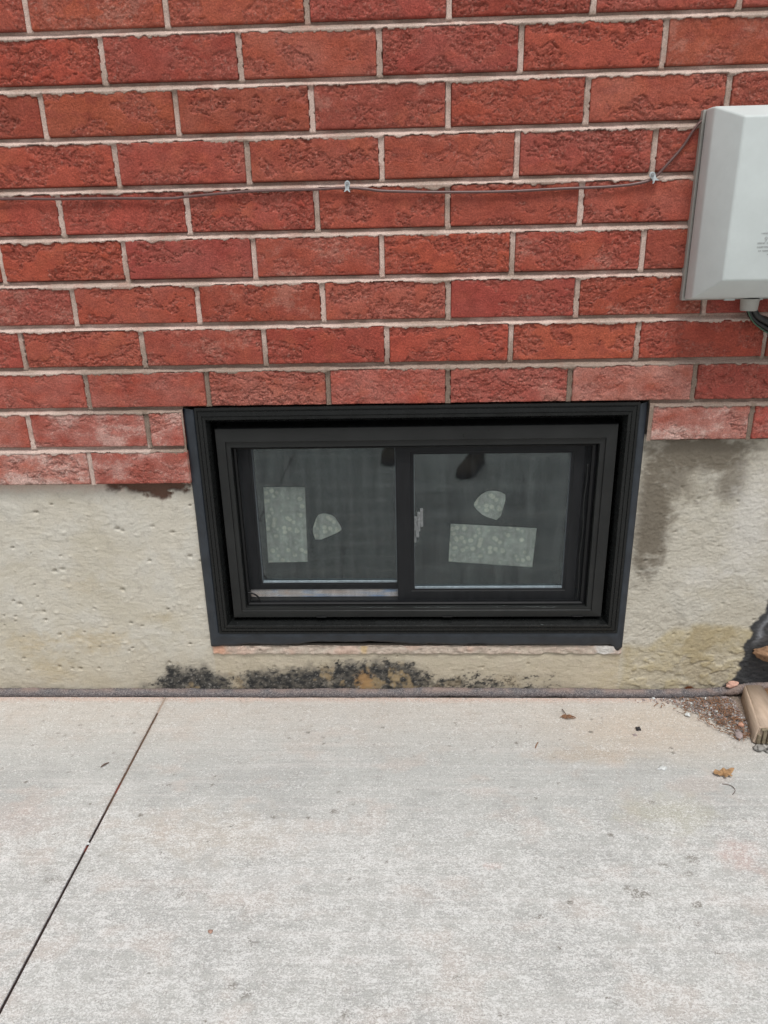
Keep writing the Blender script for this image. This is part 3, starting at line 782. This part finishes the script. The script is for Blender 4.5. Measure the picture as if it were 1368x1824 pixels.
# ------------------------------------------------------------------ cable and clips
wp = [(-1.3, .880), (-1.0, .893), (-.80, .901), (-.619, .903), (-.531, .901), (-.444, .900), (-.357, .898), (-.331, .8995), (-.290, .902), (-.227, .905), (-.133, .9055), (-.083, .9065), (-.050, .9035), (-.032, .901), (.02, .8985), (.07, .897), (.154, .896), (.237, .898), (.304, .899), (.345, .902), (.370, .909), (.391, .930), (.409, .951), (.422, .973), (.4335, .985), (.452, .996)]
cab = [(x, -.0035 - .0015 * math.sin(i * 1.3) ** 2 + (.006 if i == len(wp) - 1 else 0), z) for i, (x, z) in enumerate(wp)]
tag(bobj("cable", tube(cab, .0020, 8, 8), WIREM, smooth=True), "thin brown cable stapled across the brick courses to the grey box", "cable")
def make_clip(loc, rot, label):
    t = tag(empty("cable_clip", loc), label, "cable clip", "nylon clips holding the brown cable"); t.rotation_euler = (0, rot, 0); t.scale = (.85, .85, .85)
    bm = bmesh.new()
    out = [(-.0045, .004), (-.0048, .0075), (-.0028, .0105), (0, .0118), (.0028, .0105), (.0048, .0075), (.0045, .004), (.0034, .000), (.0036, -.003), (.0056, -.0072), (.0032, -.0066), (0, -.0042), (-.0032, -.0066), (-.0056, -.0072), (-.0036, -.003), (-.0034, .000)]
    f = bm.faces.new([bm.verts.new((x, 0, z)) for x, z in out])
    r = bmesh.ops.extrude_face_region(bm, geom=[f])
    for v in r['geom']:
        if isinstance(v, bmesh.types.BMVert): v.co.y -= .0045
    bmesh.ops.bevel(bm, geom=[e for e in bm.edges if abs(e.verts[0].co.y - e.verts[1].co.y) < 1e-6 and e.verts[0].co.y < -.004], offset=.0007, segments=2, affect='EDGES')
    bobj("clip_body", bm, CLIPM, t)
    bm = bmesh.new(); cyl(bm, (0, -.0058, .0065), .0033, .0029, .0018, 'y', 20); cyl(bm, (0, -.0072, .0065), .0010, .0016, .0012, 'y', 8)
    bobj("screw_head", bm, STEEL, t)
    return t
make_clip((-.083, -.0045, .9065), R(4), "nylon cable clip with screw on the mortar left of centre, far from the box")
make_clip((.3705, -.0045, .9090), R(-32), "tilted nylon cable clip with screw where the cable rises towards the box")

# ------------------------------------------------------------------ utility box
ub = tag(empty("utility_box", (.59, 0, .735)), "pale grey plastic utility box with sloping edges on the brick wall at the right", "utility box")
def loc(o): o.location = (-.59, 0, -.735); return o
X0, X1, Z0, Z1 = .4325, .770, .736, .997
bm = bmesh.new(); box(bm, X0 - .0018, X1 + .002, -.0085, .006, Z0 - .002, Z1, .0012); loc(bobj("back_plate", bm, BOXD, ub, smooth=False))
bm = bmesh.new(); box(bm, X0 + .002, X1 - .002, -.0155, -.0080, Z0 + .0035, Z1 - .002); loc(bobj("dark_gap", bm, BLACKP, ub))  # black slab filling the seam, so its gap is dark by colour
bm = bmesh.new()
def lp(x0, x1, z0, z1, y): return [bm.verts.new(c) for c in ((x0, y, z0), (x1, y, z0), (x1, y, z1), (x0, y, z1))]
L = [lp(X0, X1, Z0, Z1, -.0135), lp(X0 + .0005, X1 - .0005, Z0 + .0015, Z1, -.0300), lp(X0 + .0010, X1 - .001, Z0 + .004, Z1 - .001, -.0440), lp(X0 + .0265, X1 - .0265, Z0 + .0310, Z1 - .0190, -.0860)]
for a, b in zip(L[:-1], L[1:]):
    for i in range(4): bm.faces.new((a[i], a[(i + 1) % 4], b[(i + 1) % 4], b[i]))
bm.faces.new(L[-1]); bm.faces.new(L[0])
bmesh.ops.recalc_face_normals(bm, faces=bm.faces)
bmesh.ops.bevel(bm, geom=[e for e in bm.edges], offset=.0028, segments=3, affect='EDGES', profile=.5)
cov = loc(bobj("cover", bm, BOXM, ub, smooth=True))
# embossed lettering, worn and hardly legible
def text(s, size, x, z, y, mat, parent, depth=.0006):
    cu = bpy.data.curves.new("t", 'FONT'); cu.body = s; cu.size = size; cu.extrude = depth; cu.align_x = 'LEFT'
    o = bpy.data.objects.new("t", cu); COL.objects.link(o)
    dg = bpy.context.evaluated_depsgraph_get(); me = bpy.data.meshes.new_from_object(o.evaluated_get(dg))
    bpy.data.objects.remove(o); 
    e = bpy.data.objects.new("embossed_lettering", me); COL.objects.link(e); me.materials.append(mat)
    e.parent = parent; e.rotation_euler = (R(90), 0, 0); e.location = (x, y, z); return e
# lower hatch, screw, knock-outs, fitting
bm = bmesh.new(); cyl(bm, (X0 + .009, -.020, Z0 + .0045), .0016, .0016, .006, 'y', 12)
loc(bobj("screw_hole", bm, BLACKP, ub))
bm = bmesh.new(); box(bm, X0 + .062, X0 + .078, -.0135, -.0090, Z0 - .0030, Z0 + .0025, .0006); box(bm, X0 + .092, X0 + .120, -.0135, -.0090, Z0 - .0030, Z0 + .0010, .0006)
loc(bobj("latch_tab", bm, BOXM, ub))
bm = bmesh.new(); cyl(bm, (.5285, -.024, Z0 - .0075), .0125, .0138, .016, 'z', 32)
for i in range(32):
    a = i / 32 * 2 * math.pi
cyl(bm, (.5285, -.024, Z0 - .0165), .0118, .0126, .0016, 'z', 32)
loc(bobj("conduit_fitting", bm, BOXD, ub, smooth=False))
for i, (dx, dy, r0, mt) in enumerate(((-.004, 0, .0042, BLACKP), (.003, -.003, .0045, BLACKP), (.004, .005, .0040, BLACKP))):
    p = [(.5310 + dx, -.024 + dy, Z0 - .004), (.5330 + dx, -.024 + dy, Z0 - .016), (.540 + dx * 1.3, -.022 + dy, Z0 - .026), (.556 + dx * 1.5, -.018 + dy, Z0 - .038 + i * .003), (.585 + dx, -.015 + dy, Z0 - .052 + i * .005), (.66, -.015 + dy, Z0 - .070 + i * .008), (.80, -.012 + dy, Z0 - .08 + i * .008)]
    tag(bobj("power_cable", tube(p, r0, 10, 6), mt, smooth=True), ["black cable with green edge leaving the box fitting, leftmost of three", "middle black cable leaving the fitting under the box", "black cable leaving the box fitting, nearest the wall"][i], "cable", "black cables under the utility box")
p = [(.5255, -.0275, Z0 - .006), (.5265, -.0275, Z0 - .016), (.5325, -.026, Z0 - .028), (.5480, -.022, Z0 - .042), (.578, -.019, Z0 - .057), (.655, -.018, Z0 - .077), (.80, -.014, Z0 - .09)]
tag(bobj("ground_wire", tube(p, .0011, 8, 6), m_simple("green_wire", (.045, .10, .06), .4), smooth=True), "thin green wire running beside the black cables under the box", "wire")

# embossed panel text on the cover front (only fragments are readable)
EMB = m_simple("grey_plastic_relief", (.40, .42, .42), .6, .3, 60, .1, 0)
bm = bmesh.new(); rr = random.Random(2)
for (xa, z, n, hh) in ((.5135, .8445, 4, .0016), (.5160, .8360, 3, .0016), (.5015, .8290, 9, .0018), (.5005, .8160, 10, .0020), (.4985, .8108, 10, .0020), (.5015, .8058, 9, .0018), (.5145, .8010, 4, .0016)):
    x = xa
    for k in range(n * 4):                       # worn, unreadable raised strokes
        w_ = rr.uniform(.0004, .0016)
        if rr.random() < .8: box(bm, x, x + w_, -.0866, -.0857, z + rr.choice((0, 0, .3)) * hh, z + hh)
        x += w_ + rr.uniform(.0004, .0009)
loc(bobj("worn_lettering", bm, EMB, ub))
e = text("91", .0092, .5090 - .59, .8190 - .735, -.0862, EMB, ub, .0003)

# ------------------------------------------------------------------ small things on the pavement
LEAFM = m_simple("dry_leaf", (.36, .215, .105), .7, .3, 150, .35, .0006)
NEEDLE = m_simple("dry_needles", (.27, .15, .09), .8, .2, 300, .4, .0003)
TWIG = m_simple("grey_twig", (.16, .12, .10), .85, .2, 300, .4, .0003)
CHIPW = m_simple("white_chip", (.62, .64, .63), .6, .3, 300, .2, .0004)
STONE = m_simple("grey_pink_stone", (.30, .25, .24), .9, .2, 120, .3, .001)
BROWNS = m_simple("brown_stone", (.27, .16, .095), .9, .2, 130, .45, .0016)
DARKM = m_simple("dark_seed", (.035, .033, .035), .7, .3, 300, .4, .0005)
RED = m_simple("red_chip", (.36, .23, .18), .9, .2, 300, .3, .0005)
def leaf_outline():
    return [(-.0125, .0030), (-.0090, .0058), (-.003, .0052), (.002, .0070), (.006, .0052), (.0125, .0062), (.0168, .0058), (.0135, .0015), (.0105, -.0005), (.0088, -.0015), (.0098, -.0050), (.0080, -.0062), (.0058, -.0048), (.0050, -.0020),
            (.0028, -.0025), (.0030, -.0075), (.0008, -.0092), (-.0016, -.0082), (-.0014, -.0040), (-.0030, -.0022), (-.0060, -.0035), (-.0090, -.0022), (-.0118, -.0008)]
bm = bmesh.new()
o = leaf_outline(); c = bm.verts.new((0, .001, .0050))
vv = [bm.verts.new((x, y, .0018 + .0035 * math.sin(x * 260 + 1) ** 2 + (abs(y) * .30))) for x, y in o]
for i in range(len(vv)): bm.faces.new((c, vv[i], vv[(i + 1) % len(vv)]))
bmesh.ops.subdivide_edges(bm, edges=bm.edges[:], cuts=1, use_grid_fill=False)
g = bmesh.ops.extrude_face_region(bm, geom=bm.faces[:])
for v in g['geom']:
    if isinstance(v, bmesh.types.BMVert): v.co.z += .0004
lf = bobj("dry_leaf", bm, LEAFM, smooth=False); lf.location = (.515, -.2155, .0006); lf.rotation_euler = (R(6), R(-5), R(2)); lf.scale = (1.22, 1.22, 1.15)
tag(lf, "curled tan oak leaf lying alone on the pavement at the right", "leaf")
# reddish cedar sprig
sp = tag(empty("cedar_sprig", (.291, -.062, .001)), "brown dried cedar sprig fan on the pavement near the foam rod", "sprig")
bobj("stem", tube([(-.004, .022, .002), (-.0025, .012, .004), (.0, .002, .003)], .0009, 6, 4), TWIG, sp, smooth=True)
bm = bmesh.new(); rr = random.Random(4)
for i in range(64):
    a = R(rr.uniform(196, 342)); l = rr.uniform(.008, .017) * (1.15 if a > R(280) else .8)
    tb = tube([(0, .003, .002), (math.cos(a) * l * .5, .002 + math.sin(a) * l * .34, .003 + rr.uniform(0, .003)), (math.cos(a) * l, .002 + math.sin(a) * l * .62, rr.uniform(0, .003))], .00045, 5, 2)
    me = bpy.data.meshes.new("x"); tb.to_mesh(me); tb.free(); bm.from_mesh(me); bpy.data.meshes.remove(me)
bobj("needles", bm, NEEDLE, sp)
def rock(name, loc_, sc, mat, label, cat, seed, sub=3, rough=.25, group=None, rz=0):
    bm = bmesh.new(); bmesh.ops.create_icosphere(bm, subdivisions=sub, radius=1)
    from mathutils import noise as N
    for v in bm.verts:
        d = N.noise(v.co * 1.1 + Vector((seed, 0, 0))) * rough * 1.6 + N.noise(v.co * 2.7 + Vector((0, seed, 0))) * rough * .8 + N.noise(v.co * 7 + Vector((0, seed, 0))) * rough * .25
        v.co *= 1 + d
        v.co = Vector((v.co.x * sc[0], v.co.y * sc[1], v.co.z * sc[2]))
    o = bobj(name, bm, mat, smooth=True); o.location = loc_; o.rotation_euler = (0, 0, rz)
    if label: tag(o, label, cat, group)
    return o
rock("acorn_cap", (.4115, -.0970, .0030), (.0042, .0035, .0035), DARKM, "small dark seed head on the pavement right of the cedar sprig", "seed", 3, rough=.35)
rock("stone_chip", (.4215, -.1985, .0008), (.0068, .0050, .0009), CHIPW, "thin white chip lying flat left of the oak leaf", "chip", 5, rough=.5)
rock("stone_chip", (.401, -.112, .001), (.0030, .0022, .0015), STONE, "tiny grey pebble beside the dark seed head", "pebble", 8, rough=.4)
rock("stone_chip", (-.5105, -.4015 + .008, .0012), (.0042, .0030, .0022), CHIPW, "small white chip sitting in the pavement joint", "chip", 9, rough=.4)
rock("pebble", (-.2545, -.517, .0010), (.0032, .0028, .0016), RED, "tiny round reddish pebble on the pavement below the window", "pebble", 12, rough=.2)
bpy.data.objects["stone_chip.002"].location = (JX - .000, -.3720, .0008); bpy.data.objects["stone_chip.002"].scale = (.55, .7, .6)
# slivers: dry seed blade left, curl right
tag(bobj("dry_grass", tube([(-.523, -.205, .001), (-.519, -.199, .002), (-.513, -.192, .001)], lambda t: .0003 + .0015 * math.sin(math.pi * min(max(t, .02), .98)), 6, 6), TWIG, smooth=True), "thin brown dried grass sliver on the pavement at the left, beside the joint", "dry grass")
tag(bobj("dry_stalk", tube([(.2205, -.149, .001), (.223, -.143, .0025), (.2275, -.134, .001)], .0010, 6, 6, .2), NEEDLE, smooth=True), "short tan dried stalk on the pavement below the cedar sprig", "stalk")
tag(bobj("dry_stalk", tube([(.505, -.236, .0008), (.517, -.240, .0015), (.520, -.250, .001), (.512, -.260, .0008)], .0005, 6, 6, .1), TWIG, smooth=True), "thin curved grey stalk just below the oak leaf", "stalk")
# debris of chips and needles swept into the corner
rr = random.Random(21)
def debris():
    bm = bmesh.new(); mats = [STONE, CHIPW, RED, NEEDLE, TWIG]
    def heap(x, y):  # height of the dirt mound
        return .007 * max(0, min(1, (x - .47) / .12)) * max(0, min(1, (y + .15) / .10))
    def put(x, y, s, mi, fl):
        m = Matrix.Translation((x, y, heap(x, y) + s * .3)) @ Matrix.Rotation(rr.uniform(0, 6.3), 4, 'Z') @ Matrix.Rotation(rr.uniform(-.5, .5), 4, 'X') @ Matrix.Diagonal((1, rr.uniform(.5, .9), fl, 1))
        r = bmesh.ops.create_icosphere(bm, subdivisions=1, radius=s, matrix=m)
        for v in r['verts']: v.co += Vector((rr.uniform(-1, 1), rr.uniform(-1, 1), rr.uniform(-1, 1))) * s * .28
        for f in {f for v in r['verts'] for f in v.link_faces}: f.material_index = mi
    # mound
    gx = np.linspace(.50, .64, 60); gy = np.linspace(-.155, .004, 46); V = {}
    for i, x in enumerate(gx):
        for j, y in enumerate(gy):
            V[i, j] = bm.verts.new((x, y, heap(x, y) - .0006 + (rr.uniform(0, .0012) if heap(x, y) > .0008 else -.001)))
    for i in range(59):
        for j in range(45):
            x, y = V[i, j].co.x, V[i, j].co.y
            if y < -.008 - .070 * max(0, min(1, (x - .52) / .08)) + rr.uniform(-.006, .006) or x < .47 + rr.uniform(0, .02): continue
            f = bm.faces.new((V[i, j], V[i + 1, j], V[i + 1, j + 1], V[i, j + 1])); f.material_index = 5
    for i in range(1500):
        x = .610 - abs(rr.gauss(0, .060)); 
        lim = -.010 - .105 * max(0, min(1, (x - .48) / .11)) ** 1.2
        y = -.004 + (lim + .004) * rr.random() ** 1.0 + rr.gauss(0, .004)
        if x < .40 or y > .0: continue
        s = rr.uniform(.0005, .0018) * (1 if rr.random() < .88 else 2.1)
        put(x, y, s, rr.choices([0, 1, 2], [7, 1.8, 1.4])[0], rr.uniform(.3, .8))
    for i in range(420):
        x = rr.uniform(-.80, .47); y = -.001 - abs(rr.gauss(0, .006)); put(x, y, rr.uniform(.0004, .0011), rr.choice([0, 2, 1]), .6)
    for i in range(260):
        x = .598 - abs(rr.gauss(0, .045)); y = rr.uniform(-.125, -.012) * max(.25, min(1, (x - .45) / .12)); a = rr.uniform(0, 6.3); l = rr.uniform(.005, .016)
        z = heap(x, y) + .0022
        tb = tube([(x, y, z), (x + math.cos(a) * l * .5, y + math.sin(a) * l * .5, z + rr.uniform(0, .003)), (x + math.cos(a) * l, y + math.sin(a) * l, z + rr.uniform(-.001, .002))], rr.uniform(.0004, .0008), 4, 2)
        me = bpy.data.meshes.new("x"); tb.to_mesh(me); tb.free(); n0 = len(bm.faces); bm.from_mesh(me); bpy.data.meshes.remove(me)
        bm.faces.ensure_lookup_table()
        mi = rr.choice([3, 3, 3, 4])
        for k in range(n0, len(bm.faces)): bm.faces[k].material_index = mi
    DIRT = m_simple("dirt", (.25, .20, .165), .95, .1, 250, .45, .0015)
    o = bobj("debris", bm, mats + [DIRT]); return tag(o, "chips, grit and brown needles swept into the corner by the block", "debris", kind='stuff')
debris()
rock("pebble", (.5790, -.1180, .0060), (.0065, .0095, .0050), m_simple("mauve_stone", (.33, .27, .26), .85, .2, 120, .2, .0006), "mauve grey pebble against the foot of the beige block", "pebble", 14, rough=.22, rz=R(-20))
rock("pebble", (.5905, -.0960, .0120), (.0052, .0046, .0040), m_simple("salmon_stone", (.50, .28, .20), .85, .2, 120, .2, .0006), "salmon pink pebble touching the beige block above the mauve one", "pebble", 17, rough=.22)
rock("stone_chip", (.6120, .0000, .0300), (.0120, .0050, .0055), m_simple("pink_mortar_chip", (.55, .33, .26), .9, .2, 120, .25, .0006), "pink mortar chip lying on top of the foam rod", "chip", 19, rough=.35, rz=R(15))
rock("stone_chip", (.5120, -.0560, .0040), (.0050, .0040, .0020), CHIPW, "bright white chip in the debris left of the block", "chip", 22, rough=.4)
rock("stone", (.6720, .0020, .0960), (.0300, .0170, .0120), BROWNS, "rough brown stone bulging from the tarred wall corner", "stone", 31, sub=4, rough=.22)
rock("stone", (.6830, -.0280, .0220), (.0240, .0200, .0160), BROWNS, "brown stone on the ground behind the beige block", "stone", 37, sub=4, rough=.22)

# beige timber offcut with routed end
WOOD = None
t = NT("weathered_timber", .85, .25)
g = t.noise(1, t.map((120, 9, 160)), detail=6, rough=.65)
t.col(t.mix(t.ramp(g, (.3, (.40, .30, .225)), (.55, (.49, .38, .29)), (.75, (.54, .43, .335))), t.ramp(t.noise(22, detail=4), (.3, .8), (.7, 1.15)), .8, 'MULTIPLY')); t.bump(g, .0007, .7); WOOD = t.m
blk = tag(empty("timber_block", (.620, -.075, .0)), "beige weathered timber block with grooved front end in the right corner", "timber block")
def put(o): o.location = (-.620, .075, 0); return o
bm = bmesh.new()
BX = dict(back=(.6270, -.006), front=(.5955, -.138))
def P(fx, y, z): return bm.verts.new((fx, y, z))
f0, f1 = .5945, .6520; b0, b1 = .6240, .6560
ys_ = (-.136, -.012)
Vb = [P(f0, ys_[0], .0), P(f1, ys_[0], .0), P(b1 + .01, ys_[1], .0), P(b0, ys_[1], .0)]
Vt = [P(f0 + .0070, ys_[0], .036), P(f1, ys_[0], .036), P(b1 + .004, ys_[1], .040), P(b0 + .0035, ys_[1], .040)]
bm.faces.new(Vb[::-1]); bm.faces.new(Vt)
for i in range(4): bm.faces.new((Vb[i], Vb[(i + 1) % 4], Vt[(i + 1) % 4], Vt[i]))
bmesh.ops.bevel(bm, geom=bm.edges[:], offset=.0032, segments=3, affect='EDGES')
put(bobj("timber", bm, WOOD, blk, smooth=True))
bm = bmesh.new()
for i in range(5):
    x = .6005 + i * .0085
    box(bm, x, x + .0055, -.1405, -.1355, .004, .0300 - (i == 0) * .008, .0012)
box(bm, .6045, .650, -.1400, -.1358, .0305, .0345, .001)
put(bobj("grooved_end", bm, m_simple("grooved_wood", (.23, .19, .13), .85, .2, 200, .4, .0006), blk))
GREYM = m_simple("grey_putty", (.30, .29, .27), .8, .3, 150, .35, .001)
for i, (x, y, s) in enumerate(((.602, -.1500, .010), (.622, -.1560, .013), (.642, -.1520, .012))):
    rock("rag_scrap", (x, y, .004), (s, .0075, .0042), GREYM, ["crumpled grey scrap at the front foot of the timber block, the leftmost", "crumpled grey scrap in front of the timber block, the middle one", "crumpled grey scrap in front of the timber block, the rightmost"][i], "scrap", 41 + i * 3, rough=.45, group="grey scraps before the timber block")

# ------------------------------------------------------------------ shoes on the pavement, seen mirrored in the window panes
SHOEM = m_simple("brown_suede", (.085, .060, .035), .8, .3, 80, .3, .0008)
SOLEM = m_simple("dark_sole", (.02, .019, .018), .7, .3, 80, .3, .0005)
SOCKM = m_simple("olive_sock", (.11, .11, .075), .9, .2, 200, .3, .0006)
def shoe(loc_, rz, label):
    t = tag(empty("shoe", loc_, rz), label, "shoe", "brown shoes mirrored in the window"); t.scale = (.74, .74, .74)
    secs = [(-.135, .026, .030, .085), (-.115, .034, .036, .090), (-.06, .035, .036, .085), (-.01, .036, .036, .070), (.05, .043, .040, .052), (.09, .047, .042, .042), (.125, .043, .036, .036), (.150, .030, .022, .026), (.160, .012, .010, .014)]
    def loft(z0, topf, grow):
        bm = bmesh.new(); rings = []
        for y, wd, _, h in secs:
            r = []
            for k in range(16):
                a = 2 * math.pi * k / 16
                cx = math.cos(a); cz = math.sin(a)
                r.append(bm.verts.new((math.copysign(abs(cx) ** .7, cx) * (wd + grow), y * (1 + grow * 2), z0 + (topf(h)) * (.5 + .5 * math.copysign(abs(cz) ** .8, cz)))))
            rings.append(r)
        for a, b in zip(rings[:-1], rings[1:]):
            for i in range(16): bm.faces.new((a[i], a[(i + 1) % 16], b[(i + 1) % 16], b[i]))
        bm.faces.new(rings[0]); bm.faces.new(rings[-1]); return bm
    bobj("upper", loft(.012, lambda h: h, 0), SHOEM, t, smooth=True)
    bobj("sole", loft(.0, lambda h: .022, .004), SOLEM, t, smooth=True)
    bobj("sock", tube([(0, -.085, .07), (0, -.090, .11), (0, -.095, .15)], .033, 16, 4), SOCKM, t, smooth=True)
    bm = bmesh.new()
    for i in range(4): box(bm, -.022, .022, -.012 + i * .017, -.007 + i * .017, .079 - i * .006, .085 - i * .006, .002)
    bobj("laces", bm, SOLEM, t)
shoe((.235, -1.37, 0), R(22), "brown suede shoe mirrored at the top of the right pane")
shoe((-.075, -1.52, 0), R(2), "brown suede shoe mirrored at the top corner of the left pane")
